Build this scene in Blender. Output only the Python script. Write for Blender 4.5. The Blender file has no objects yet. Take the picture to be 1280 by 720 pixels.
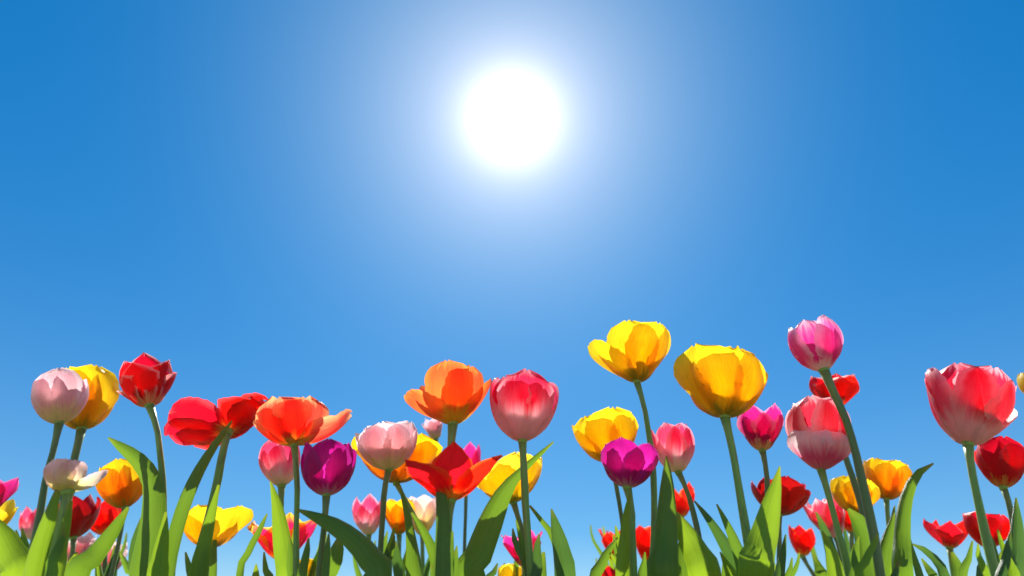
import bpy, bmesh, math, random
from mathutils import Vector, Matrix
R = math.radians
random.seed(7)
scn = bpy.context.scene
COL = scn.collection

# ------------------------------------------------------------------ camera
PITCH, CAMH, F = R(30.0), 0.14, 869.0          # F: focal length in pixels of a 1280 wide picture
cam_d = bpy.data.cameras.new('camera')
cam_d.sensor_width = 36.0
cam_d.lens = F / 1280 * 36.0
cam_d.clip_start, cam_d.clip_end = 0.01, 5000
cam_d.dof.use_dof = True
cam_d.dof.focus_distance = 0.60
cam_d.dof.aperture_fstop = 6.3
cam = bpy.data.objects.new('camera', cam_d)
cam.location = (0, 0, CAMH)
cam.rotation_euler = (R(90) + PITCH, 0, 0)
COL.objects.link(cam)
scn.camera = cam
CAM = Vector(cam.location)
cP, sP = math.cos(PITCH), math.sin(PITCH)

# ------------------------------------------------------------------ sky and sun
SUN_EL = PITCH + math.atan(212 / F)
SUN_DIR = Vector((0, math.cos(SUN_EL), math.sin(SUN_EL)))
world = bpy.data.worlds.new('World')
scn.world = world
world.use_nodes = True
nt = world.node_tree
nt.nodes.clear()
def wn(t, **k):
    n = nt.nodes.new(t)
    for a, b in k.items(): setattr(n, a, b)
    return n
def wmath(op, a, b=None, clamp=False):
    n = wn('ShaderNodeMath', operation=op, use_clamp=clamp)
    for i, x in enumerate((a, b)):
        if x is None: continue
        if isinstance(x, (int, float)): n.inputs[i].default_value = x
        else: nt.links.new(x, n.inputs[i])
    return n.outputs[0]
w_out = wn('ShaderNodeOutputWorld')
sky = wn('ShaderNodeTexSky', sky_type='NISHITA')
sky.sun_disc = False
sky.sun_elevation = SUN_EL
sky.sun_rotation = 0.0
sky.altitude = 600
sky.air_density = 1.0
sky.dust_density = 0.05
sky.ozone_density = 3.0
hs = wn('ShaderNodeHueSaturation')
hs.inputs['Saturation'].default_value = 1.68
hs.inputs['Value'].default_value = 1.03
hs.inputs['Hue'].default_value = 0.4945
nt.links.new(sky.outputs[0], hs.inputs['Color'])
sepc = wn('ShaderNodeSeparateColor', mode='HSV')
nt.links.new(hs.outputs[0], sepc.inputs[0])
SKY_EVEN = 0.45                                     # clear spring air: evens out the fall-off from zenith to horizon
even = wmath('MULTIPLY', wmath('POWER', wmath('MAXIMUM', sepc.outputs[2], 0.02), -SKY_EVEN), 4.18 ** SKY_EVEN)
skyc = wn('ShaderNodeVectorMath', operation='SCALE')
nt.links.new(hs.outputs[0], skyc.inputs[0]); nt.links.new(even, skyc.inputs['Scale'])
bg = wn('ShaderNodeBackground')
bg.inputs['Strength'].default_value = 0.076
nt.links.new(skyc.outputs[0], bg.inputs['Color'])
# the sun itself and the bright aureole of air around it, as a function of the angle from the sun
tc = wn('ShaderNodeTexCoord')
dt = wn('ShaderNodeVectorMath', operation='DOT_PRODUCT')
nt.links.new(tc.outputs['Generated'], dt.inputs[0])
dt.inputs[1].default_value = SUN_DIR
ang = wmath('ARCCOSINE', wmath('MINIMUM', dt.outputs['Value'], 0.999999))
def lobe(amp, sigma, power):
    x = wmath('POWER', wmath('DIVIDE', ang, R(sigma)), power)
    return wmath('MULTIPLY', wmath('EXPONENT', wmath('MULTIPLY', x, -1.0)), amp)
def glow_bg(color, strength):
    g = wn('ShaderNodeBackground')
    g.inputs['Color'].default_value = color + (1,)
    nt.links.new(strength, g.inputs['Strength'])
    return g
core = glow_bg((1.0, 0.92, 0.93), lobe(1.5, 2.0, 1.3))
halo = glow_bg((1.05, 0.84, 0.66), lobe(0.56, 6.6, 1.12))
bg2 = wn('ShaderNodeAddShader')
nt.links.new(core.outputs[0], bg2.inputs[0]); nt.links.new(halo.outputs[0], bg2.inputs[1])
# pale air low over the horizon
sepd = wn('ShaderNodeSeparateXYZ')
nt.links.new(tc.outputs['Generated'], sepd.inputs[0])
elev = wmath('MAXIMUM', wmath('ARCSINE', sepd.outputs[2]), 0.0)
low = glow_bg((1.0, 0.62, 0.12), wmath('MULTIPLY', wmath('EXPONENT', wmath('DIVIDE', elev, -R(10.0))), 0.27))
bg3 = wn('ShaderNodeAddShader')
nt.links.new(bg2.outputs[0], bg3.inputs[0]); nt.links.new(low.outputs[0], bg3.inputs[1])
mid = glow_bg((0.50, 0.85, 0.62), lobe(0.10, 19.0, 2.2))
bg4 = wn('ShaderNodeAddShader')
nt.links.new(bg3.outputs[0], bg4.inputs[0]); nt.links.new(mid.outputs[0], bg4.inputs[1])
bg2 = bg4
add = wn('ShaderNodeAddShader')
nt.links.new(bg.outputs[0], add.inputs[0]); nt.links.new(bg2.outputs[0], add.inputs[1])
nt.links.new(add.outputs[0], w_out.inputs['Surface'])

sun_d = bpy.data.lights.new('sun', 'SUN')
sun_d.energy = 5.0
sun_d.angle = R(0.53)
sun_d.color = (1.0, 0.95, 0.87)
sun = bpy.data.objects.new('sun', sun_d)
sun.rotation_euler = (-SUN_DIR).to_track_quat('-Z', 'Y').to_euler()
sun.location = SUN_DIR * 20
COL.objects.link(sun)

vs = scn.view_settings
vs.view_transform = 'Standard'; vs.look = 'None'; vs.gamma = 1.0; vs.use_curve_mapping = False
vs.exposure = 0.85
scn.cycles.max_bounces = 12
scn.cycles.diffuse_bounces = 8
scn.cycles.transmission_bounces = 8
scn.cycles.use_denoising = True
scn.cycles.filter_width = 1.6

# ------------------------------------------------------------------ helpers
def ray(px, py):
    x, v = (px - 640) / F, (360 - py) / F
    return Vector((x, cP - v * sP, sP + v * cP))
def at(px, py, Y):
    """point in the world at picture position px, py and ground distance Y; also metres per pixel there"""
    d = ray(px, py); t = Y / d.y
    return CAM + d * t, t / F
def project(p):
    q = p - CAM
    f = q.y * cP + q.z * sP; up = -q.y * sP + q.z * cP
    return 640 + F * q.x / f, 360 - F * up / f
def lean_axis(hp, tilt, away):
    """the upright axis that looks tilted by that much from the vertical of the picture"""
    lo, hi = -1.2, 1.2
    x0, y0 = project(hp)
    for _ in range(40):
        m = (lo + hi) / 2
        A = Vector((m, math.tan(R(away)), 1)).normalized()
        x1, y1 = project(hp + A * .03)
        if math.atan2(x1 - x0, y0 - y1) < R(tilt): lo = m
        else: hi = m
    return A
def interp(xs, ys, x):
    if x <= xs[0]: return ys[0]
    for i in range(len(xs) - 1):
        if x <= xs[i + 1]:
            k = (x - xs[i]) / (xs[i + 1] - xs[i]); k = k * k * (3 - 2 * k) * .5 + k * .5
            return ys[i] + (ys[i + 1] - ys[i]) * k
    return ys[-1]
def catmull(P, n):
    """resample the control list P (tuples of numbers) to n+1 points, even in length"""
    P = [Vector(p) if not isinstance(p, Vector) else p for p in P]
    Q = [P[0] * 2 - P[1]] + P + [P[-1] * 2 - P[-2]]
    dense = []
    for i in range(1, len(Q) - 2):
        a, b, c, d = Q[i - 1], Q[i], Q[i + 1], Q[i + 2]
        for k in range(16):
            t = k / 16
            dense.append(.5 * ((2 * b) + (c - a) * t + (2 * a - 5 * b + 4 * c - d) * t * t + (3 * b - a - 3 * c + d) * t ** 3))
    dense.append(P[-1])
    L = [0]
    for i in range(1, len(dense)): L.append(L[-1] + (dense[i].xyz - dense[i - 1].xyz).length)
    out, j = [], 0
    for i in range(n + 1):
        s = L[-1] * i / n
        while j < len(L) - 2 and L[j + 1] < s: j += 1
        k = (s - L[j]) / max(L[j + 1] - L[j], 1e-9)
        out.append(dense[j].lerp(dense[j + 1], min(max(k, 0), 1)))
    return out
def mesh_obj(name, verts, faces, mat, parent, uvs=None):
    me = bpy.data.meshes.new(name)
    me.from_pydata([tuple(v) for v in verts], [], faces)
    if uvs:
        lay = me.uv_layers.new(name='UVMap')
        for lp in me.loops: lay.data[lp.index].uv = uvs[lp.vertex_index]
    for p in me.polygons: p.use_smooth = True
    me.materials.append(mat)
    o = bpy.data.objects.new(name, me)
    COL.objects.link(o)
    if parent: o.parent = parent
    return o

# ------------------------------------------------------------------ materials
class NT:
    def __init__(s, name):
        s.m = bpy.data.materials.new(name); s.m.use_nodes = True
        s.t = s.m.node_tree; s.t.nodes.clear()
    def n(s, t, **k):
        x = s.t.nodes.new(t)
        for a, b in k.items(): setattr(x, a, b)
        return x
    def set(s, sock, v):
        if isinstance(v, (int, float)): sock.default_value = v
        elif isinstance(v, (tuple, list)): sock.default_value = tuple(v) + ((1,) if len(v) == 3 and sock.type == 'RGBA' else ())
        else: s.t.links.new(v, sock)
    def math(s, op, a, b=0.0, clamp=False):
        x = s.n('ShaderNodeMath', operation=op, use_clamp=clamp)
        s.set(x.inputs[0], a); s.set(x.inputs[1], b); return x.outputs[0]
    def ss(s, v, a, b, lo=0.0, hi=1.0):
        x = s.n('ShaderNodeMapRange', interpolation_type='SMOOTHSTEP')
        for i, q in enumerate((v, a, b, lo, hi)): s.set(x.inputs[i], q)
        return x.outputs[0]
    def mix(s, f, a, b, blend='MIX'):
        x = s.n('ShaderNodeMix', data_type='RGBA', blend_type=blend)
        s.set(x.inputs[0], f); s.set(x.inputs[6], a); s.set(x.inputs[7], b); return x.outputs[2]
    def noise(s, vec, scale, detail=3.0, rough=.55):
        x = s.n('ShaderNodeTexNoise'); s.set(x.inputs['Vector'], vec)
        x.inputs['Scale'].default_value = scale; x.inputs['Detail'].default_value = detail
        x.inputs['Roughness'].default_value = rough
        return x.outputs['Fac']
def uvw(n, su, sv):
    """uv scaled su across, sv along, shifted by a random amount per object"""
    uv = n.n('ShaderNodeUVMap', uv_map='UVMap')
    sep = n.n('ShaderNodeSeparateXYZ'); n.set(sep.inputs[0], uv.outputs[0])
    oi = n.n('ShaderNodeObjectInfo')
    cmb = n.n('ShaderNodeCombineXYZ')
    n.set(cmb.inputs[0], n.math('MULTIPLY', sep.outputs[0], su))
    n.set(cmb.inputs[1], n.math('MULTIPLY', sep.outputs[1], sv))
    n.set(cmb.inputs[2], n.math('MULTIPLY', oi.outputs['Random'], 57.0))
    return sep.outputs[0], sep.outputs[1], cmb.outputs[0], oi.outputs['Random']
def petal_mat(name, base, body, tip=None, edge=None, edge_w=.18, flame=None, flame_w=.35, base_h=.18, tip_at=.75, trans=.68, tcol=1.0):
    n = NT(name)
    u, v, vec, rnd = uvw(n, 9.0, .8)
    au = n.math('ABSOLUTE', n.math('SUBTRACT', n.math('MULTIPLY', u, 2.0), 1.0))
    vein = n.noise(vec, 1.6, 4.0, .6)
    jag = n.math('MULTIPLY', n.math('SUBTRACT', vein, .5), .5)
    vj = n.math('ADD', v, jag)
    auj = n.math('ADD', au, jag)
    col = body
    if tip: col = n.mix(n.ss(vj, tip_at - .3, tip_at + .22), col, tip)
    if flame:
        f = n.math('MULTIPLY', n.ss(auj, flame_w, flame_w + .3, 1.0, 0.0), n.ss(vj, .9, .6, 0.0, 1.0))
        col = n.mix(f, col, flame)
    if edge:
        e = n.math('MAXIMUM', n.ss(auj, 1 - edge_w - .22, 1 - edge_w * .3), n.ss(vj, 1 - edge_w * .8, 1.02))
        col = n.mix(e, col, edge)
    col = n.mix(n.ss(vj, base_h + .16, base_h - .1), col, base)
    fine = n.noise(vec, 5.0, 5.0, .65)
    hair = n.noise(uvw(n, 34.0, .6)[2], 3.0, 2.0)
    fleck = n.noise(uvw(n, 3.0, 4.0)[2], 2.5, 4.0)
    bri = n.math('ADD', n.math('MULTIPLY', fine, .42), n.math('ADD', n.math('MULTIPLY', rnd, .12), n.math('ADD', n.math('MULTIPLY', hair, .26), n.math('MULTIPLY', fleck, .22)))) 
    bri = n.math('ADD', bri, .50)
    hsv = n.n('ShaderNodeHueSaturation'); n.set(hsv.inputs['Color'], col); n.set(hsv.inputs['Value'], bri)
    n.set(hsv.inputs['Hue'], n.math('ADD', n.math('MULTIPLY', rnd, .008), .4945))
    c = hsv.outputs[0]
    bmp = n.n('ShaderNodeBump'); bmp.inputs['Strength'].default_value = .35; bmp.inputs['Distance'].default_value = .0008
    n.set(bmp.inputs['Height'], fine)
    p = n.n('ShaderNodeBsdfPrincipled')
    n.set(p.inputs['Base Color'], c); p.inputs['Roughness'].default_value = .42
    p.inputs['Specular IOR Level'].default_value = .35
    n.set(p.inputs['Normal'], bmp.outputs[0])
    tr = n.n('ShaderNodeBsdfTranslucent')
    n.set(tr.inputs['Color'], n.mix(1.0, c, (tcol, tcol, tcol), 'MULTIPLY'))
    n.set(tr.inputs['Normal'], bmp.outputs[0])
    mx = n.n('ShaderNodeMixShader'); mx.inputs[0].default_value = trans
    n.set(mx.inputs[1], p.outputs[0]); n.set(mx.inputs[2], tr.outputs[0])
    o = n.n('ShaderNodeOutputMaterial'); n.set(o.inputs[0], mx.outputs[0])
    return n.m
def leaf_mat(name, dark, light, glow, trans=.42):
    n = NT(name)
    u, v, vec, rnd = uvw(n, 14.0, .5)
    vein = n.noise(vec, 1.8, 4.0, .6)
    au = n.math('ABSOLUTE', n.math('SUBTRACT', n.math('MULTIPLY', u, 2.0), 1.0))
    col = n.mix(n.ss(vein, .3, .72), dark, light)
    col = n.mix(n.math('MULTIPLY', n.ss(au, .93, 1.0), .6), col, glow)  # glowing light edge painted into the leaf margin
    hair = n.noise(uvw(n, 46.0, .35)[2], 2.0, 2.0)
    col = n.mix(n.ss(hair, .45, .62, 0.0, .35), col, (.12, .20, .10))
    col = n.mix(n.ss(v, .962, .992, 0.0, .8), col, (.30, .20, .05))
    geo = n.n('ShaderNodeNewGeometry')
    blotch = n.noise(geo.outputs['Position'], 38.0, 3.0)
    bri = n.math('ADD', n.math('MULTIPLY', blotch, .8), n.math('ADD', n.math('MULTIPLY', rnd, .35), .45))
    hsv = n.n('ShaderNodeHueSaturation'); n.set(hsv.inputs['Color'], col); n.set(hsv.inputs['Value'], bri)
    n.set(hsv.inputs['Hue'], n.math('ADD', n.math('MULTIPLY', rnd, .03), .485))
    bmp = n.n('ShaderNodeBump'); bmp.inputs['Strength'].default_value = .5; bmp.inputs['Distance'].default_value = .001
    n.set(bmp.inputs['Height'], vein)
    p = n.n('ShaderNodeBsdfPrincipled'); n.set(p.inputs['Base Color'], hsv.outputs[0])
    p.inputs['Roughness'].default_value = .4; p.inputs['Specular IOR Level'].default_value = .45
    n.set(p.inputs['Normal'], bmp.outputs[0])
    tr = n.n('ShaderNodeBsdfTranslucent')
    n.set(tr.inputs['Color'], n.mix(.75, hsv.outputs[0], glow)); n.set(tr.inputs['Normal'], bmp.outputs[0])
    mx = n.n('ShaderNodeMixShader'); mx.inputs[0].default_value = trans
    n.set(mx.inputs[1], p.outputs[0]); n.set(mx.inputs[2], tr.outputs[0])
    o = n.n('ShaderNodeOutputMaterial'); n.set(o.inputs[0], mx.outputs[0])
    return n.m
def stem_mat(name, a, b):
    n = NT(name)
    u, v, vec, rnd = uvw(n, 6.0, 2.0)
    f = n.noise(vec, 2.0, 4.0)
    col = n.mix(n.ss(f, .3, .7), a, b)
    col = n.mix(n.ss(v, .12, .0, 0.0, .5), col, (.26, .30, .08))
    col = n.mix(n.ss(n.noise(uvw(n, 2.0, 9.0)[2], 2.0, 3.0), .52, .7, 0.0, .5), col, (.14, .12, .06))
    p = n.n('ShaderNodeBsdfPrincipled'); n.set(p.inputs['Base Color'], col)
    p.inputs['Roughness'].default_value = .45
    p.inputs['Subsurface Weight'].default_value = .25
    p.inputs['Subsurface Radius'].default_value = (.002, .004, .001)
    p.inputs['Subsurface Scale'].default_value = 1.0
    o = n.n('ShaderNodeOutputMaterial'); n.set(o.inputs[0], p.outputs[0])
    return n.m

M = {}
M['yellow']  = petal_mat('yellow_petal', (.42, .36, .03), (.90, .62, .012), tip=(.92, .70, .014), flame=(.88, .46, .006), flame_w=.12, base_h=.08)
M['gold']    = petal_mat('golden_petal', (.50, .36, .02), (.90, .52, .008), tip=(.92, .63, .01), flame=(.86, .28, .004), flame_w=.22, base_h=.07)
M['lemon']   = petal_mat('lemon_petal', (.45, .42, .04), (.90, .62, .015), tip=(.92, .72, .04), base_h=.1)
M['red']     = petal_mat('red_petal', (.85, .55, .12), (.72, .004, .004), tip=(.78, .006, .006), edge=(.85, .06, .06), edge_w=.05, base_h=.07)
M['redrim']  = petal_mat('red_rimmed_petal', (.85, .62, .32), (.74, .004, .006), edge=(.9, .50, .48), edge_w=.045, base_h=.07)
M['darkred'] = petal_mat('dark_red_petal', (.30, .10, .03), (.46, .003, .006), tip=(.60, .004, .008), base_h=.06, trans=.45)
M['scarlet'] = petal_mat('scarlet_petal', (.88, .50, .05), (.90, .014, .008), tip=(.90, .010, .008), edge=(.9, .12, .02), edge_w=.08, base_h=.1)
M['coral']   = petal_mat('coral_petal', (.75, .55, .08), (.86, .11, .055), tip=(.86, .06, .035), flame=(.86, .04, .025), flame_w=.1, edge=(.92, .42, .18), edge_w=.24, base_h=.12)
M['orange']  = petal_mat('orange_petal', (.82, .60, .04), (.88, .20, .035), tip=(.88, .12, .03), edge=(.90, .28, .05), edge_w=.2, base_h=.22)
M['pale']    = petal_mat('pale_pink_petal', (.80, .72, .42), (.86, .50, .52), tip=(.84, .42, .48), edge=(.9, .72, .74), edge_w=.22, base_h=.25)
M['cream']   = petal_mat('cream_pink_petal', (.80, .72, .25), (.88, .74, .46), tip=(.86, .52, .50), edge=(.9, .66, .62), edge_w=.2, base_h=.3)
M['rose']    = petal_mat('rose_petal', (.86, .58, .60), (.84, .26, .34), tip=(.80, .03, .10), edge=(.88, .36, .42), edge_w=.16, flame=(.80, .012, .07), flame_w=.2, base_h=.42, tip_at=.62)
M['rosewhite'] = petal_mat('rose_white_petal', (.82, .78, .55), (.88, .72, .74), tip=(.82, .06, .16), edge=(.88, .40, .48), edge_w=.14, base_h=.16, tip_at=.5)
M['blush']   = petal_mat('blush_red_petal', (.86, .62, .64), (.84, .22, .28), tip=(.80, .05, .10), edge=(.90, .55, .58), edge_w=.2, flame=(.78, .02, .07), flame_w=.15, base_h=.2, tip_at=.6)
M['band'] = petal_mat('white_rimmed_pink_petal', (.82, .30, .42), (.76, .10, .28), tip=(.90, .82, .86), edge=(.9, .70, .78), edge_w=.2, base_h=.12, tip_at=.5)
M['crimson'] = petal_mat('crimson_pink_petal', (.84, .54, .52), (.84, .17, .27), tip=(.80, .02, .08), edge=(.90, .42, .48), edge_w=.15, flame=(.76, .012, .05), flame_w=.26, base_h=.32, tip_at=.66)
M['orchid']  = petal_mat('orchid_pink_petal', (.88, .78, .70), (.80, .10, .34), tip=(.82, .18, .42), edge=(.90, .62, .74), edge_w=.26, flame=(.74, .03, .24), flame_w=.15, base_h=.14)
M['magenta'] = petal_mat('magenta_petal', (.86, .66, .30), (.66, .008, .17), tip=(.72, .02, .24), edge=(.86, .34, .52), edge_w=.14, base_h=.12)
M['hotpink'] = petal_mat('hot_pink_petal', (.80, .50, .10), (.80, .012, .20), tip=(.82, .03, .26), edge=(.86, .16, .38), edge_w=.1, base_h=.1)
M['purple']  = petal_mat('purple_petal', (.78, .55, .58), (.58, .010, .26), tip=(.54, .008, .25), flame=(.66, .02, .34), flame_w=.12, edge=(.48, .03, .28), edge_w=.06, base_h=.07)
M['parrot']  = petal_mat('magenta_yellow_petal', (.85, .50, .02), (.72, .012, .14), tip=(.72, .02, .10), edge=(.90, .56, .03), edge_w=.28, base_h=.22)
M['striped'] = petal_mat('red_white_petal', (.84, .74, .60), (.86, .62, .62), edge=(.88, .74, .70), edge_w=.2, flame=(.62, .01, .05), flame_w=.2, base_h=.1)
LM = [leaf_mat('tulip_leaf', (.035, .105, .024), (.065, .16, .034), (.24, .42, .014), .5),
      leaf_mat('sunlit_tulip_leaf', (.065, .16, .016), (.11, .22, .02), (.36, .55, .014), .55),  # sunlit copy of the leaf, its backlit yellow-green put into the colour
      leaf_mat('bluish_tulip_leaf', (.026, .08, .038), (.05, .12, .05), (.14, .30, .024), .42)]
SM = [stem_mat('tulip_stem', (.13, .27, .04), (.22, .36, .07)),
      stem_mat('dark_tulip_stem', (.08, .15, .035), (.15, .20, .06)),
      stem_mat('light_tulip_stem', (.18, .30, .04), (.26, .38, .06))]

# ------------------------------------------------------------------ the setting
def build_ground():
    n = NT('soil')
    geo = n.n('ShaderNodeNewGeometry')
    a = n.noise(geo.outputs['Position'], 30.0, 6.0, .65); b = n.noise(geo.outputs['Position'], 2.2, 4.0)
    col = n.mix(n.ss(a, .35, .7), (.26, .20, .13), (.44, .36, .25))  # unseen soil, made pale to bounce warm fill light up at the petals
    col = n.mix(n.ss(b, .45, .62), col, (.22, .26, .10))
    bmp = n.n('ShaderNodeBump'); bmp.inputs['Strength'].default_value = .8; bmp.inputs['Distance'].default_value = .02
    n.set(bmp.inputs['Height'], a)
    p = n.n('ShaderNodeBsdfPrincipled'); n.set(p.inputs['Base Color'], col); p.inputs['Roughness'].default_value = .95
    n.set(p.inputs['Normal'], bmp.outputs[0])
    o = n.n('ShaderNodeOutputMaterial'); n.set(o.inputs[0], p.outputs[0])
    rings = [0, .15, .3, .5, .7, .9, 1.2, 1.6, 2.2, 3, 5, 9, 20, 60, 200, 700, 2500]
    V, Fc, N = [(0, .6, 0)], [], 48
    for r in rings[1:]:
        for k in range(N):
            a_ = 2 * math.pi * k / N
            z = random.uniform(-.008, .006) if r < 6 else 0
            V.append((r * math.sin(a_), .6 + r * math.cos(a_), z))
    for k in range(N): Fc.append((0, 1 + (k + 1) % N, 1 + k))
    for i in range(len(rings) - 2):
        for k in range(N):
            a0, a1 = 1 + i * N + k, 1 + i * N + (k + 1) % N
            Fc.append((a0, a1, a1 + N, a0 + N))
    g = mesh_obj('ground', V, Fc, n.m, None)
    g['kind'] = 'structure'
build_ground()

# ------------------------------------------------------------------ tulip parts
FORMS = {   # angle of the petal from the flower's axis, at five stations from base to tip
    'egg':   (80, 50, 20, -4, -28),
    'cup':   (86, 52, 20, 0, -10),
    'goblet':(80, 48, 26, 9, -2),
    'bowl':  (90, 62, 34, 9, -6),
    'wide':  (94, 78, 58, 42, 38),
    'disc':  (90, 76, 60, 56, 62),
    'lily':  (80, 48, 26, 24, 42),
    'flare': (86, 58, 34, 26, 24),
}
ST = (0, .14, .42, .74, 1)
SHAPES = {
    'round':  ((0, .12, .3, .5, .7, .84, .93, .98, 1), (.34, .64, .90, 1, .99, .88, .68, .44, .16)),
    'point':  ((0, .12, .3, .5, .7, .85, 1), (.34, .62, .92, 1, .78, .42, .02)),
    'oval':   ((0, .12, .3, .5, .7, .86, .95, 1), (.32, .60, .88, 1, .94, .68, .40, .06)),
}
def profile(th, n=18):
    r, z, P = 0.0, 0.0, [(0.0, 0.0)]
    for i in range(n):
        a = R(interp(ST, th, (i + .5) / n))
        r += math.sin(a) / n; z += math.cos(a) / n
        P.append((r, z))
    return P
NV, NU = 18, 6
def petal_mesh(th, rs, zs, half_w, shape, phi, frame, rng, inner, ruffle, skew=0.0):
    """one petal: rows along its length, columns across; frame = (origin, x, y, axis)"""
    O, X, Yv, A = frame
    P = profile(th, NV)
    sx, sy = SHAPES[shape]
    V, UV, Fc = [], [], []
    dirv = X * math.sin(phi) - Yv * math.cos(phi)
    tan = X * math.cos(phi) + Yv * math.sin(phi)
    k1, k2, k3 = rng.uniform(0, 6.28), rng.uniform(0, 6.28), rng.uniform(0, 6.28)
    amp = ruffle * half_w * .8
    for i in range(NV + 1):
        v = i / NV
        r, z = P[i][0] * rs, P[i][1] * zs
        if inner: r *= .90
        r += .0016
        w = half_w * interp(sx, sy, v)
        wl = w * (1 + .035 * math.sin(17 * v + k1) * v + .02 * math.sin(39 * v + k3)); wr = w * (1 + .035 * math.sin(15 * v + k2) * v + .02 * math.sin(43 * v + k1))
        rc = max(r * 1.06, half_w * .55) * (1.0 + .35 * v)
        tdr = (P[min(i + 1, NV)][0] - P[max(i - 1, 0)][0]) * rs
        tdz = (P[min(i + 1, NV)][1] - P[max(i - 1, 0)][1]) * zs
        nl = math.hypot(tdr, tdz) or 1
        nr, nz = tdz / nl, -tdr / nl                         # outward normal of the petal in its own plane
        for j in range(-NU, NU + 1):
            u = j / NU
            s = u * (wl if u < 0 else wr)
            ca = min(abs(s) / rc, 1.45)
            inward = rc * (1 - math.cos(ca))
            lat = math.copysign(rc * math.sin(ca), s)
            wob = amp * (math.sin(5.2 * v + k1 + 2.1 * u) * .35 + math.sin(11 * v + k2 + u * 3) * .3 * abs(u) + math.sin(4 * u + k3) * .25 * v) * v
            rib = -.05 * half_w * math.exp(-(u / .16) ** 2) * math.sin(min(v * 1.1, 1) * 3.14)   # the dent along the midrib
            off = -inward + wob + rib
            rr, zz = r + nr * off, z + nz * off + half_w * .06 * (math.sin(7 * u + k3) + .5 * math.sin(15 * u + k1)) * max(0, v - .75) * 2
            V.append(O + dirv * rr + tan * (lat + skew * v * half_w) + A * zz)
            UV.append(((u + 1) / 2, v))
    W = 2 * NU + 1
    for i in range(NV):
        for j in range(W - 1):
            a = i * W + j
            Fc.append((a, a + 1, a + W + 1, a + W))
    return V, Fc, UV
def tube(path, radii, n=10):
    V, Fc, UV = [], [], []
    prev = Vector((1, 0, 0))
    for i, p in enumerate(path):
        T = (path[min(i + 1, len(path) - 1)] - path[max(i - 1, 0)]).normalized()
        x = (prev - T * prev.dot(T)).normalized(); y = T.cross(x); prev = x
        for k in range(n):
            a = 2 * math.pi * k / n
            V.append(p + (x * math.cos(a) + y * math.sin(a)) * radii[i]); UV.append((k / n, i / len(path)))
    for i in range(len(path) - 1):
        for k in range(n):
            a, b = i * n + k, i * n + (k + 1) % n
            Fc.append((a, b, b + n, a + n))
    Fc.append(tuple(range(n))[::-1]); Fc.append(tuple((len(path) - 1) * n + k for k in range(n)))
    return V, Fc, UV
def leaf_mesh(pts, Y, base, rng, twist, fold, dY, nrows=30, nu=5):
    """pts: (px, py, width in px) from the tip downwards; the blade then runs on to the plant's foot"""
    ctl = []
    for i, (px, py, w) in enumerate(pts):
        p, s = at(px, py, Y + dY * (1 - i / max(len(pts) - 1, 1)))
        ctl.append(Vector((p.x, p.y, p.z, w * s)))
    lw = ctl[-1][3]
    last = ctl[-1]
    if last.z > .05:
        q = Vector((base.x, base.y, .012))
        m = last.xyz.lerp(q, .55)
        m.x += (last.x - ctl[-2].x) * .15
        ctl.append(Vector((m.x, m.y, m.z, max(lw * .8, .012))))
        ctl.append(Vector((q.x, q.y, q.z, .014)))
    ctl = [Vector(c) for c in ctl]
    C = catmull(ctl, nrows)
    V, Fc, UV = [], [], []
    k1, k2 = rng.uniform(0, 6.28), rng.uniform(0, 6.28)
    W = 2 * nu + 1
    for i, c in enumerate(C):
        p = c.xyz; w = max(c[3], .0006)
        T = (C[max(i - 1, 0)].xyz - C[min(i + 1, nrows)].xyz).normalized()
        D = (p - CAM).normalized()
        side = T.cross(D)
        side.normalize()
        nrm = side.cross(T).normalized()                      # away from where the leaf was first looked at
        if nrm.dot(D) < 0: nrm = -nrm
        v = 1 - i / nrows
        tw = R(twist) * (1 + .5 * math.sin(3 * v + k1))
        ws = w / max(math.cos(tw), .5) / 2
        sd = side * math.cos(tw) + nrm * math.sin(tw)
        nn = nrm * math.cos(tw) - side * math.sin(tw)
        for j in range(-nu, nu + 1):
            u = j / nu
            wav = math.sin(9 * v + k2 + u) * .10 * ws * abs(u)
            z = fold * (u * u) * ws + wav + .05 * ws * math.cos(u * 14)
            V.append(p + sd * (u * ws * (1 - .12 * abs(fold) * u * u)) + nn * z)
            UV.append(((u + 1) / 2, v))
    for i in range(nrows):
        for j in range(W - 1):
            a = i * W + j
            Fc.append((a, a + 1, a + W + 1, a + W))
    return V, Fc, UV

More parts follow.
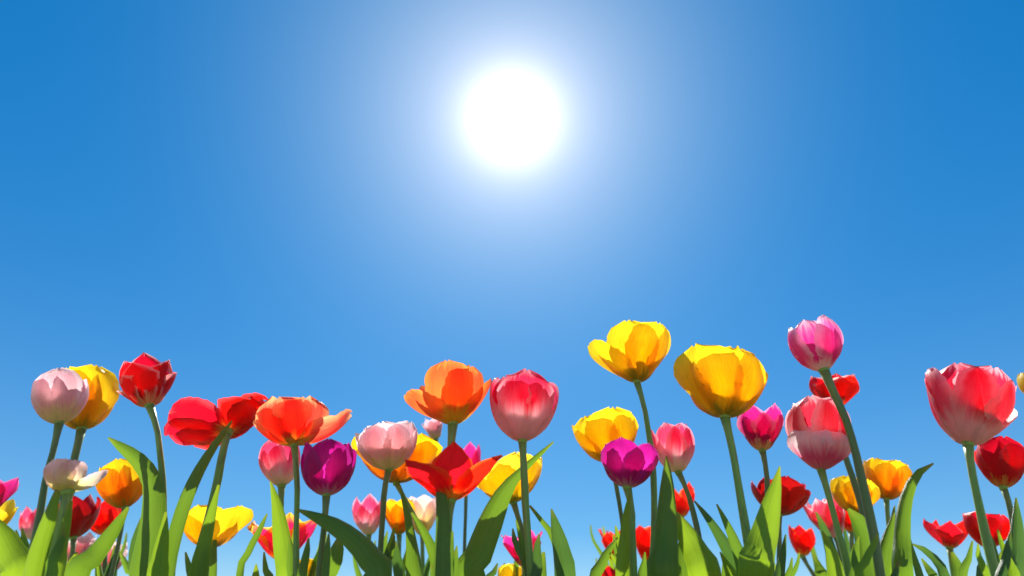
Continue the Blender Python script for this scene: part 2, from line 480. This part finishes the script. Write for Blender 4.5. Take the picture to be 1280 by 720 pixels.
def lf(m, *p, **k):
    return dict(p=p, m=m, **k)
COUNT = [0]
def tulip(label, head, Y, W, H, mat, stem, form='cup', shape='oval', tilt=0, away=0, rot=0, wide=1.0, n=6,
          bend=None, ruffle=.10, extra=(), phis=None, leaves=(), sm=0, sw=10, tune=None, group='tulips in the flower bed'):
    """head: picture position of the flower's base; W, H in picture pixels; stem: further picture points going down;
    bend: {petal: extra opening in degrees}; leaves: dicts"""
    COUNT[0] += 1
    rng = random.Random(COUNT[0] * 31 + 5)
    hp, s = at(head[0], head[1], Y)
    Hm, Wm = H * s / .96, W * s
    # stem and foot
    path = [hp]
    for q in stem: path.append(at(q[0], q[1], Y + (q[2] if len(q) > 2 else 0))[0])
    a, b = path[-2], path[-1]
    d = (b - a); d = d / max(-d.z, .01)
    foot = b + Vector((d.x * .55, min(max(d.y, -.15), .15), -1)) * b.z
    foot.z = 0
    mid = b.lerp(foot, .5); mid.x += d.x * b.z * .08
    root = bpy.data.objects.new('tulip', None)
    root.empty_display_size = .03
    root.location = foot
    COL.objects.link(root)
    root['label'] = label; root['category'] = 'tulip'; root['group'] = group
    ctl = [p.copy() for p in path] + [mid, foot - Vector((0, 0, .004))]
    C = catmull(ctl, 26)
    C[0] = hp
    rw = sw * s / 2 * .9
    w1 = rng.uniform(0, 6.28)
    rad = [rw * ((1.25 if i == 0 else .92 + .35 * i / 26) + .07 * math.sin(i * .9 + w1)) for i in range(27)]
    for i in range(3, 24): C[i] = C[i] + Vector((math.sin(i * .7 + w1), math.cos(i * .55 + w1), 0)) * rw * .16
    V, Fc, UV = tube(C, rad)
    mesh_obj('stem', [v - foot for v in V], Fc, SM[sm], root, UV)
    # flower
    A = lean_axis(hp, tilt, away)
    X = (Vector((1, 0, 0)) - A * A.x).normalized()
    Yv = A.cross(X)
    th0 = FORMS[form]
    P = profile(th0)
    rmax, zmax = max(p[0] for p in P), max(p[1] for p in P)
    rs, zs = (Wm / 2) / rmax * .97, Hm / zmax
    if form == 'disc': rs = zs = Hm
    else:
        for _ in range(4):                                     # turn of the profile round the axis, as large as it is in the picture
            xs, ys = [], []
            for r_, z_ in P:
                for k in range(24):
                    d_ = X * math.cos(k * math.pi / 12) + Yv * math.sin(k * math.pi / 12)
                    q = project(hp + d_ * (r_ * rs) + A * (z_ * zs)); xs.append(q[0]); ys.append(q[1])
            rs *= W / (max(xs) - min(xs)) if form != 'lily' else 1
            zs *= min(max(H / max(head[1] - min(ys), 1), .75), 1.3)
        rs *= .91 if form != 'lily' else 1                      # petals stand a little proud of the turned profile
        Wm = 2 * rs * rmax / .95
    half_w = Wm / 2 * .99 * wide
    if form == 'disc': half_w = Hm * .42 * wide
    if form in ('wide', 'lily', 'flare'): half_w = Hm * .44 * wide
    bend = bend or {}
    for i in range(n):
        inner = i % 2 == 1
        phi = R(phis[i] if phis else rot + i * 360 / n + rng.uniform(-7, 7))
        j = bend.get(i, 0)
        if isinstance(j, tuple): j, ls = j
        else: ls = 1.0
        jit = rng.uniform(-3, 3)
        th = tuple(t + (j + jit) * (.25 + .75 * min(1, q * 2)) for t, q in zip(th0, ST))
        avg = (rs + zs) / 2
        k = min(abs(j) / 50, 1)                                # a petal that has fallen open keeps its own length
        r_, z_ = rs * (1 - k) + avg * k, zs * (1 - k) + avg * k
        ls *= rng.uniform(.95, 1.04)
        V, Fc, UV = petal_mesh(th, r_ * ls, z_ * ls, half_w * rng.uniform(.94, 1.05), shape, phi, (hp, X, Yv, A), rng, inner, ruffle, rng.uniform(-.08, .08))
        mesh_obj('petal', [v - foot for v in V], Fc, M[mat], root, UV)
    for phi, ls, m2, op in extra:                              # shorter guard petals outside the others
        th = tuple(t + op * (.25 + .75 * min(1, q * 2)) for t, q in zip(th0, ST))
        V, Fc, UV = petal_mesh(tuple(th), rs * .99, zs * ls, half_w * .86, 'round', R(phi), (hp - A * .001, X, Yv, A), rng, False, ruffle)
        mesh_obj('petal', [v - foot for v in V], Fc, M[m2], root, UV)
    # little green seat of the petals
    path2 = [hp - A * .003, hp + A * .0005, hp + A * .003]
    V, Fc, UV = tube(path2, [rw * 1.0, rw * 1.5, rw * .9])
    mesh_obj('receptacle', [v - foot for v in V], Fc, SM[2 if sm != 1 else 0], root, UV)
    # pistil with its three lobes, hidden in the cup
    V, Fc, UV = tube([hp + A * .002, hp + A * Hm * .2, hp + A * Hm * .38, hp + A * Hm * .42], [.0035, .004, .003, .0045])
    mesh_obj('pistil', [v - foot for v in V], Fc, SM[2], root, UV)
    leaves = list(leaves)
    if len(leaves) < 3:                                        # every plant has a leaf or two low on its stem
        bx = project(b)[0]
        for k in range(3 - len(leaves)):
            q = rng.choice((-1, 1)); x = bx + q * rng.uniform(8, 26); y = rng.uniform(650, 710); w = min(rng.uniform(7, 11) / Y * .75, 17)
            leaves.append(lf(rng.choice((0, 0, 1, 2)), (x, y, 2), (x - q * 3, y + 18, w * .7), (bx + q * 6, y + 48, w), (bx + q * 3, y + 75, w * 1.1), Y=Y - .015 * q, tw=rng.uniform(-35, 35)))
    for L in leaves:
        V, Fc, UV = leaf_mesh(L['p'], L.get('Y', Y - .012), foot, rng, L.get('tw', rng.uniform(-28, 28)), L.get('fold', .45), L.get('dY', 0))
        mesh_obj('leaf', [v - foot for v in V], Fc, LM[L.get('m', 0)], root, UV)
    return root

# ------------------------------------------------------------------ the tulips, left to right
tulip('closed pale pink tulip in front of a yellow one, beside the white-rimmed red tulip', (74, 529), .62, 71, 66, 'pale',
      [(66, 566), (57, 604), (46, 660)], 'egg', 'round', tilt=2, rot=10, sm=1, sw=9)
tulip('rounded yellow tulip standing half behind the closed pale pink tulip', (102, 536), .68, 86, 80, 'yellow',
      [(94, 570), (85, 610), (66, 700)], 'cup', 'round', tilt=6, rot=40, sm=1, sw=10, bend={1: 6})
tulip('red tulip with white rim and notched top on a bare curving stem', (187, 507), .58, 72, 66, 'redrim',
      [(197, 540), (203, 590), (203, 650), (200, 720)], 'goblet', 'point', tilt=-7, rot=-30, wide=1.2, bend={3: 8, 4: 10}, sm=0, sw=9,
      leaves=[lf(0, (135, 547, 2), (150, 559, 12), (170, 575, 20), (188, 602, 25), (190, 645, 31), (184, 690, 38), (180, 730, 42), Y=.56, tw=12),
              lf(1, (207, 640, 3), (203, 670, 14), (197, 705, 22), (194, 730, 26), Y=.54, tw=20),
              lf(2, (176, 648, 3), (168, 675, 12), (166, 700, 18), (168, 730, 20), Y=.60)])
tulip('small fading cream and pink tulip with one petal flopped open', (84, 616), .50, 52, 44, 'cream',
      [(78, 650), (68, 690), (58, 730)], 'bowl', 'round', tilt=-3, rot=-10, ruffle=.2, bend={2: (46, 1.1), 1: 10}, sm=2, sw=14,
      leaves=[lf(1, (72, 610, 6), (62, 640, 15), (50, 675, 21), (38, 722, 26), Y=.495, tw=18),
              lf(1, (89, 626, 5), (84, 655, 11), (77, 690, 15), (70, 730, 16), Y=.49, tw=-35)])
tulip('golden orange tulip below the white-rimmed red tulip, behind a dark folded leaf', (156, 634), .75, 66, 62, 'gold',
      [(151, 665), (144, 700), (137, 730)], 'bowl', 'round', tilt=-5, rot=20, sm=1, sw=6,
      leaves=[lf(0, (160, 634, 4), (148, 652, 13), (132, 675, 20), (112, 700, 27), (92, 728, 30), Y=.6, tw=10)])
tulip('dark red tulip directly under the fading cream tulip', (92, 672), .85, 64, 58, 'darkred', [(90, 700), (86, 730)], 'cup', 'point', rot=15, sm=1, sw=7,
      leaves=[lf(1, (96, 690, 3), (88, 708, 12), (82, 735, 18), Y=.7), lf(0, (150, 690, 2), (158, 710, 10), (166, 735, 14), Y=.75)])
tulip('scarlet tulip between the dark red tulip and the golden orange tulip', (131, 668), .95, 48, 46, 'scarlet', [(131, 700), (128, 730)], 'cup', 'point', rot=30, sm=1, sw=6)
tulip('bright magenta tulip with pointed petals cut off by the left picture edge', (-16, 642), .7, 70, 52, 'hotpink', [(-22, 680), (-28, 730)], 'lily', 'point', rot=30, bend={1: 18, 0: 10},
      leaves=[lf(1, (-16, 640, 4), (-2, 672, 30), (8, 700, 38), (12, 730, 42), Y=.52, tw=22)])
tulip('open yellow tulip reaching in under the magenta one at the left edge', (-8, 664), .74, 66, 40, 'lemon', [(-12, 690), (-16, 730)], 'wide', 'oval', rot=25, bend={1: -4, 0: 20})
tulip('small pink and magenta tulip behind the stalk of the cream tulip', (42, 674), .95, 36, 44, 'rosewhite', [(40, 700), (36, 730)], 'cup', 'point', sm=1, sw=6,
      leaves=[lf(1, (30, 676, 3), (28, 700, 14), (26, 735, 20), Y=.7, tw=-20)])
tulip('white and pink tulip with red streaks, lowest under the dark red tulip', (101, 713), .95, 42, 50, 'striped', [(99, 740), (97, 760)], 'flare', 'point', rot=10, sw=6)
tulip('low cream tulip with dark red flames behind thin dark stem', (139, 716), 1.0, 44, 44, 'striped', [(138, 740), (136, 760)], 'bowl', 'point', rot=40, sw=6)
tulip('wide open frilly red tulip with splayed petals, on a bare leaning stem', (284, 540), .58, 112, 72, 'red',
      [(276, 578), (262, 640), (250, 690), (244, 730)], 'disc', 'round', tilt=-6, away=22, wide=1.0, n=8, ruffle=.62, sw=11,
      phis=(-52, 48, -92, 90, -130, 128, 178, 150), bend={0: (12, .9), 1: (12, .74), 2: (2, .96), 3: (-8, .88), 4: (-12, 1.06), 5: (-16, 1.04), 6: (-20, 1.08), 7: (-30, 1.12)},
      leaves=[lf(0, (290, 526, 2), (276, 545, 8), (260, 568, 12), (242, 600, 16), (226, 640, 18), (214, 685, 18), (207, 730, 18), Y=.55, tw=25),
              lf(1, (273, 606, 3), (264, 640, 11), (254, 680, 18), (244, 728, 24), Y=.56, tw=20)])
tulip('open yellow tulip with a long petal stretched right, below the frilly red tulip', (266, 684), .78, 70, 56, 'yellow', [(263, 705), (260, 735)], 'bowl', 'round', tilt=-3, rot=-5, sm=1, sw=7,
      bend={1: (40, 1.15), 2: 18, 5: 10, 0: 5},
      leaves=[lf(2, (252, 668, 2), (249, 690, 8), (246, 730, 12), Y=.74), lf(0, (232, 690, 2), (236, 708, 8), (240, 735, 12), Y=.72)])
tulip('coral red tulip with pale petal edges and one petal open beside', (368, 556), .545, 92, 62, 'coral',
      [(371, 600), (371, 660), (370, 730)], 'bowl', 'round', tilt=-2, rot=-12, wide=1.0, bend={1: (8, 1.0), 2: (36, 1.15)}, sw=8, ruffle=.16,
      leaves=[lf(0, (386, 672, 2), (381, 695, 8), (376, 730, 13), Y=.58, tw=20)])
tulip('pink and white closed tulip tucked under the coral red tulip', (352, 607), .68, 52, 60, 'rosewhite',
      [(351, 640), (350, 690), (348, 730)], 'egg', 'oval', tilt=-1, rot=-25, sw=9,
      leaves=[lf(1, (338, 602, 2), (345, 630, 13), (350, 665, 22), (354, 700, 26), (356, 730, 28), Y=.6, tw=18),
              lf(0, (334, 642, 2), (324, 664, 8), (311, 690, 9), (300, 725, 10), Y=.7),
              lf(1, (320, 705, 2), (319, 716, 8), (318, 735, 12), Y=.7)])
tulip('rounded dark purple tulip touching the coral one', (408, 619), .53, 70, 71, 'purple',
      [(406, 650), (402, 690), (398, 730)], 'cup', 'oval', tilt=3, rot=8, wide=1.0, sw=9, sm=1,
      leaves=[lf(0, (370, 636, 2), (392, 643, 12), (416, 652, 22), (442, 668, 28), (466, 692, 34), (478, 730, 40), Y=.51, tw=-20, fold=.6),
              lf(0, (424, 670, 4), (418, 690, 20), (406, 715, 26), (400, 735, 26), Y=.58, tw=20)])
tulip('ragged magenta tulip with yellow petal edges behind a bright green leaf', (354, 700), .8, 88, 62, 'parrot', [(352, 715), (349, 740)], 'flare', 'point', rot=20, ruffle=.25, sw=8, wide=1.1,
      bend={1: 10, 5: 8},
      leaves=[lf(1, (370, 650, 2), (366, 680, 8), (364, 730, 13), Y=.74, tw=20), lf(0, (330, 690, 2), (332, 712, 8), (336, 735, 12), Y=.74)])
tulip('low yellow tulip beside the stem of the rounded dark purple tulip', (386, 738), .86, 38, 42, 'yellow', [(385, 760), (384, 780)], 'cup', 'round', sw=6)
tulip('pale pink striped tulip resting over a golden yellow bloom', (486, 587), .62, 76, 63, 'pale',
      [(481, 610), (478, 645), (476, 690), (474, 730)], 'bowl', 'round', rot=0, tilt=-1, sw=8, sm=1)
tulip('golden yellow tulip spreading behind the pale pink striped tulip', (495, 603), .67, 102, 66, 'gold',
      [(504, 620), (520, 650), (538, 690), (546, 730)], 'bowl', 'round', tilt=4, rot=30, sw=7, bend={1: 8, 0: 10, 5: 12},
      leaves=[lf(0, (500, 606, 3), (508, 632, 8), (514, 660, 12), (520, 700, 20), (524, 730, 24), Y=.62),
              lf(0, (514, 640, 3), (528, 662, 9), (540, 690, 14), (548, 730, 18), Y=.64),
              lf(2, (494, 676, 2), (496, 695, 10), (500, 725, 16), Y=.66)])
tulip('small pink tulip with white base left of the pale pink stem', (461, 669), .95, 42, 50, 'rosewhite', [(461, 700), (460, 730)], 'goblet', 'point', rot=15, ruffle=.2, sw=6)
tulip('small orange yellow tulip between the pale pink stem and a green shoot', (499, 668), .95, 38, 47, 'gold', [(499, 700), (499, 730)], 'goblet', 'oval', rot=30, sw=6,
      leaves=[lf(0, (484, 664, 2), (478, 690, 10), (470, 730, 16), Y=.8, tw=20)])
tulip('small cream and pink tulip close behind the leafy stalk of the pointed red one', (528, 669), 1.0, 38, 50, 'cream', [(528, 700), (528, 730)], 'goblet', 'oval', rot=5, sw=6)
tulip('orange tulip with one petal sticking out sideways, above the pointed red tulip', (566, 530), .555, 73, 77, 'orange',
      [(564, 556), (562, 600), (560, 660), (558, 730)], 'goblet', 'round', tilt=0, rot=-14, wide=1.0, sw=11,
      bend={5: (44, .95), 1: 4, 4: 8, 2: 14})
tulip('tiny faded pale pink tulip behind the orange one', (545, 549), .9, 24, 30, 'pale', [(547, 580), (548, 640), (548, 730)], 'flare', 'point', rot=15, ruffle=.3, sw=5, sm=1, tilt=-12)
tulip('bright red tulip with three long pointed petals spread like a star', (563, 626), .52, 124, 70, 'scarlet',
      [(560, 655), (557, 690), (555, 730)], 'lily', 'point', rot=12, wide=1.0, sw=12, tilt=-1,
      bend={0: -16, 1: 14, 5: 30, 2: 4, 4: 4, 3: -10},
      leaves=[lf(0, (548, 590, 5), (551, 618, 14), (554, 655, 20), (553, 700, 26), (553, 730, 28), Y=.51, tw=8),
              lf(0, (566, 664, 2), (564, 690, 9), (562, 725, 12), Y=.53)])
tulip('small pink tulip peeping over the pointed red tulip', (583, 602), .85, 36, 48, 'hotpink', [(582, 640), (581, 690), (581, 730)], 'cup', 'point', rot=20, sw=5, sm=1,
      leaves=[lf(2, (604, 668, 2), (596, 695, 9), (588, 730, 13), Y=.8)])
tulip('yellow tulip tipped over sideways behind a dark diagonal leaf', (642, 628), .68, 84, 64, 'lemon',
      [(650, 655), (660, 690), (668, 730)], 'bowl', 'oval', tilt=-12, rot=12, sw=8, bend={5: 12, 1: 14}, sm=1,
      leaves=[lf(0, (692, 552, 2), (672, 570, 7), (650, 590, 11), (630, 614, 22), (613, 650, 33), (598, 690, 37), (588, 730, 40), Y=.58, tw=18),
              lf(2, (689, 636, 2), (694, 660, 14), (700, 690, 23), (704, 730, 28), Y=.62, tw=15),
              lf(0, (662, 632, 3), (676, 650, 6), (692, 674, 9), (702, 730, 12), Y=.64)])
tulip('tall closed rose pink tulip with red petal tips and white base', (653, 551), .55, 84, 91, 'rose',
      [(655, 590), (656, 630), (661, 680), (666, 730)], 'egg', 'round', tilt=-1, rot=8, wide=1.0, sw=10,
      leaves=[lf(0, (645, 650, 2), (652, 680, 8), (660, 705, 13), (666, 735, 18), Y=.56, tw=24)])
tulip('small hot pink tulip with pointed petals under the tall rose pink tulip', (656, 708), .8, 54, 46, 'hotpink', [(656, 725), (656, 750)], 'lily', 'point', rot=20, sw=7, tilt=-4,
      bend={5: 8, 1: 2, 0: -12},
      leaves=[lf(0, (680, 690, 4), (678, 712, 14), (676, 735, 18), Y=.7), lf(2, (622, 704, 2), (618, 714, 7), (612, 735, 10), Y=.72)])
tulip('low yellow tulip under the small hot pink one', (640, 742), .9, 36, 38, 'lemon', [(640, 760), (640, 780)], 'cup', 'round', sw=6)
tulip('tall yellow tulip with a petal spread left, on the longest bare stem', (796, 477), .6, 76, 79, 'yellow',
      [(806, 512), (814, 560), (817, 610), (817, 670), (816, 730)], 'goblet', 'round', tilt=-1, rot=-22, wide=1.0, sw=8,
      bend={5: (34, 1.0), 4: 14, 1: 6},
      leaves=[lf(0, (856, 668, 3), (850, 690, 20), (846, 735, 30), Y=.57, tw=20)])
tulip('yellow tulip half hidden behind the glossy purple tulip', (764, 577), .66, 82, 66, 'yellow',
      [(769, 600), (774, 630), (780, 670), (784, 730)], 'bowl', 'round', tilt=-10, rot=6, sw=6, sm=1)
tulip('glossy purple tulip with white base, next to the tall yellow stem', (784, 609), .56, 64, 60, 'purple',
      [(790, 640), (791, 680), (792, 730)], 'cup', 'oval', tilt=1, rot=-20, sw=10, bend={1: 14, 2: 10},
      leaves=[lf(1, (788, 618, 3), (784, 645, 9), (783, 680, 14), (782, 730, 18), Y=.55, tw=-25),
              lf(0, (772, 672, 2), (758, 690, 10), (748, 712, 14), (742, 735, 16), Y=.58, tw=20),
              lf(1, (762, 690, 2), (772, 705, 10), (780, 730, 14), Y=.58),
              lf(0, (806, 690, 2), (804, 710, 9), (802, 735, 14), Y=.6)])
tulip('pink and white tulip with yellow base right of the tall yellow stem', (848, 590), .66, 52, 64, 'rosewhite',
      [(858, 612), (868, 645), (876, 690), (880, 730)], 'cup', 'oval', tilt=-10, rot=22, sw=8, sm=1,
      leaves=[lf(0, (833, 570, 2), (833, 600, 17), (832, 640, 27), (831, 680, 34), (830, 730, 46), Y=.52, tw=6, fold=.7),
              lf(1, (846, 640, 3), (860, 664, 24), (874, 690, 34), (888, 730, 42), Y=.53, tw=-22),
              lf(2, (868, 626, 2), (886, 648, 9), (902, 672, 14), (918, 700, 19), (928, 730, 22), Y=.6),
              lf(0, (914, 662, 2), (912, 685, 8), (910, 730, 14), Y=.62)])
tulip('ragged scarlet tulip low beneath the glossy purple tulip', (771, 702), 1.1, 42, 44, 'scarlet', [(771, 720), (771, 745)], 'flare', 'point', rot=15, ruffle=.3, sw=5, bend={5: 10})
tulip('upright scarlet tulip between the glossy purple stem and a broad dark leaf', (808, 702), 1.1, 32, 45, 'scarlet', [(808, 720), (808, 745)], 'goblet', 'oval', rot=10, sw=5)
tulip('scarlet tulip lowest of all, just showing below the ragged one', (764, 738), 1.1, 36, 30, 'scarlet', [(764, 750), (764, 770)], 'cup', 'point', rot=40, sw=5)
tulip('small red tulip seen past the tip of a broad dark leaf', (852, 646), .95, 32, 44, 'scarlet', [(855, 680), (857, 730)], 'goblet', 'point', rot=25, sw=5, sm=1, bend={5: (30, 1)})
tulip('big yellow tulip with broad overlapping petals, right of the tall yellow one', (906, 521), .54, 106, 92, 'yellow',
      [(915, 560), (926, 620), (935, 680), (941, 730)], 'cup', 'round', tilt=-3, rot=8, wide=1.1, sw=11, bend={5: 12}, sm=0,
      leaves=[lf(0, (896, 630, 2), (912, 660, 10), (926, 694, 16), (936, 735, 20), Y=.58, tw=-18), lf(1, (900, 690, 2), (908, 708, 10), (916, 735, 16), Y=.56)])
tulip('magenta tulip with white pointed rims beside the big yellow tulip', (953, 563), .66, 58, 62, 'magenta',
      [(958, 590), (961, 630), (964, 680), (965, 730)], 'goblet', 'point', tilt=-6, rot=22, wide=1.1, sw=8, sm=1, bend={5: 10},
      leaves=[lf(2, (982, 668, 2), (978, 695, 9), (974, 735, 14), Y=.64)])
tulip('dark red open tulip crossed by a bright green leaf', (974, 644), .8, 72, 50, 'darkred', [(974, 680), (974, 730)], 'bowl', 'oval', rot=-5, sw=7, sm=1,
      leaves=[lf(1, (975, 583, 2), (972, 606, 14), (966, 640, 28), (959, 680, 38), (952, 730, 44), Y=.5, tw=-20, fold=.55)])
tulip('small orange red tulip with white-tipped petals below the dark red tulip', (1003, 695), 1.05, 36, 40, 'scarlet', [(1009, 706), (1020, 724), (1028, 745)], 'goblet', 'point', rot=30, sw=6, sm=1, wide=1.1,
      leaves=[lf(2, (1020, 640, 2), (1030, 660, 10), (1040, 690, 15), (1048, 735, 18), Y=.8), lf(0, (1016, 690, 2), (1024, 708, 11), (1034, 735, 16), Y=.8)])
tulip('pink tulip with pale rims, highest on the right, on thick leaning stem', (1030, 463), .52, 66, 67, 'orchid',
      [(1040, 486), (1056, 522), (1070, 566), (1083, 625), (1094, 680), (1102, 730)], 'egg', 'oval', tilt=-19, rot=24, wide=1.0, sw=11, sm=1,
      leaves=[lf(0, (1060, 636, 4), (1072, 652, 20), (1082, 680, 30), (1088, 730, 36), Y=.56, tw=20),
              lf(1, (1098, 666, 2), (1092, 680, 7), (1082, 700, 10), (1075, 735, 12), Y=.5, tw=30)])
tulip('small red tulip with white edges just below the highest pink tulip', (1044, 508), .72, 60, 44, 'redrim',
      [(1054, 560), (1068, 604), (1080, 650), (1092, 730)], 'goblet', 'point', rot=34, sw=8, sm=1, tilt=-2, wide=1.15)
tulip('tall red and pink tulip with a white band across its lower petals', (1026, 586), .56, 80, 93, 'blush',
      [(1036, 620), (1047, 660), (1058, 700), (1064, 735)], 'egg', 'round', tilt=-6, rot=20, wide=1.0, sw=9,
      extra=[(-44, .56, 'band', 0), (30, .54, 'band', 0)],
      leaves=[lf(1, (1028, 664, 2), (1040, 690, 14), (1050, 735, 22), Y=.55, tw=-25), lf(0, (1118, 640, 2), (1110, 668, 12), (1102, 700, 20), (1098, 735, 26), Y=.58, tw=20)])
tulip('yellow tulip crossed by the two thick leaning stems', (1068, 641), .75, 64, 46, 'yellow', [(1073, 680), (1076, 730)], 'bowl', 'round', rot=20, sw=7,
      leaves=[lf(1, (1104, 672, 2), (1108, 700, 12), (1112, 735, 18), Y=.62), lf(0, (1052, 682, 2), (1062, 704, 14), (1070, 735, 22), Y=.62)])
tulip('golden tulip left of a curved green leaf tip, above the red pair', (1108, 624), .8, 62, 54, 'gold', [(1111, 660), (1115, 700), (1117, 735)], 'bowl', 'round', rot=5, sw=6,
      leaves=[lf(0, (1167, 579, 2), (1150, 589, 9), (1136, 610, 14), (1128, 645, 18), (1126, 690, 23), (1128, 730, 26), Y=.58, tw=25),
              lf(2, (1118, 632, 2), (1114, 660, 9), (1112, 700, 14), (1112, 735, 16), Y=.66),
              lf(0, (1132, 650, 2), (1138, 680, 6), (1146, 705, 8), (1152, 735, 10), Y=.66)])
tulip('pink red pointed tulip leaning left under the banded red and pink tulip', (1046, 672), .85, 54, 58, 'blush', [(1052, 700), (1056, 730)], 'goblet', 'point', tilt=-24, rot=20, sw=7, wide=1.1, sm=1)
tulip('largest tulip, crimson pink cup just above a closed plain red one', (1210, 555), .5, 114, 107, 'crimson',
      [(1215, 590), (1224, 630), (1235, 680), (1248, 735)], 'goblet', 'round', tilt=1, rot=14, wide=1.02, sw=11, bend={1: 7, 2: 12})
tulip('closed plain red tulip tucked under the largest crimson pink one', (1254, 609), .6, 62, 63, 'red',
      [(1262, 632), (1269, 670), (1276, 730)], 'egg', 'round', tilt=-6, rot=-18, wide=1.3, sw=8, sm=1,
      leaves=[lf(2, (1270, 622, 2), (1271, 650, 12), (1271, 690, 22), (1272, 730, 30), Y=.56, tw=10),
              lf(1, (1247, 662, 2), (1254, 685, 7), (1264, 710, 12), (1272, 735, 14), Y=.55)])
tulip('left one of the low red pair, with a thin stray petal at its side', (1187, 685), .88, 46, 42, 'red', [(1190, 705), (1194, 735)], 'goblet', 'point', rot=28, sw=7, bend={5: (50, 1.1), 4: (20, 1)},
      leaves=[lf(0, (1190, 690, 4), (1196, 708, 14), (1202, 735, 18), Y=.8), lf(2, (1140, 680, 2), (1156, 688, 8), (1172, 704, 11), (1184, 735, 14), Y=.72),
              lf(0, (1152, 698, 2), (1162, 712, 9), (1172, 735, 12), Y=.7)])
tulip('right one of the low red pair, behind the crimson pink tulip stem', (1234, 684), .82, 58, 46, 'red', [(1238, 705), (1242, 735)], 'bowl', 'round', rot=5, ruffle=.3, sw=7,
      leaves=[lf(0, (1216, 676, 2), (1212, 700, 8), (1208, 735, 12), Y=.75),
              lf(2, (1226, 700, 2), (1230, 735, 14), Y=.7), lf(0, (1252, 690, 2), (1246, 712, 10), (1240, 735, 14), Y=.7)])
tulip('yellow tulip just entering at the right edge beside the largest tulip', (1294, 498), .8, 42, 34, 'lemon', [(1298, 560), (1304, 640), (1310, 735)], 'bowl', 'round', rot=20, sw=7)
tulip('low yellow tulip at the foot of the broad leaf in the lower left corner', (28, 728), .9, 40, 38, 'lemon', [(28, 740), (28, 760)], 'cup', 'round', rot=12, sw=6)
tulip('small orange red tulip showing beside the pink red pointed tulip', (1064, 666), .92, 34, 38, 'scarlet', [(1066, 700), (1068, 735)], 'goblet', 'point', rot=12, sw=6)
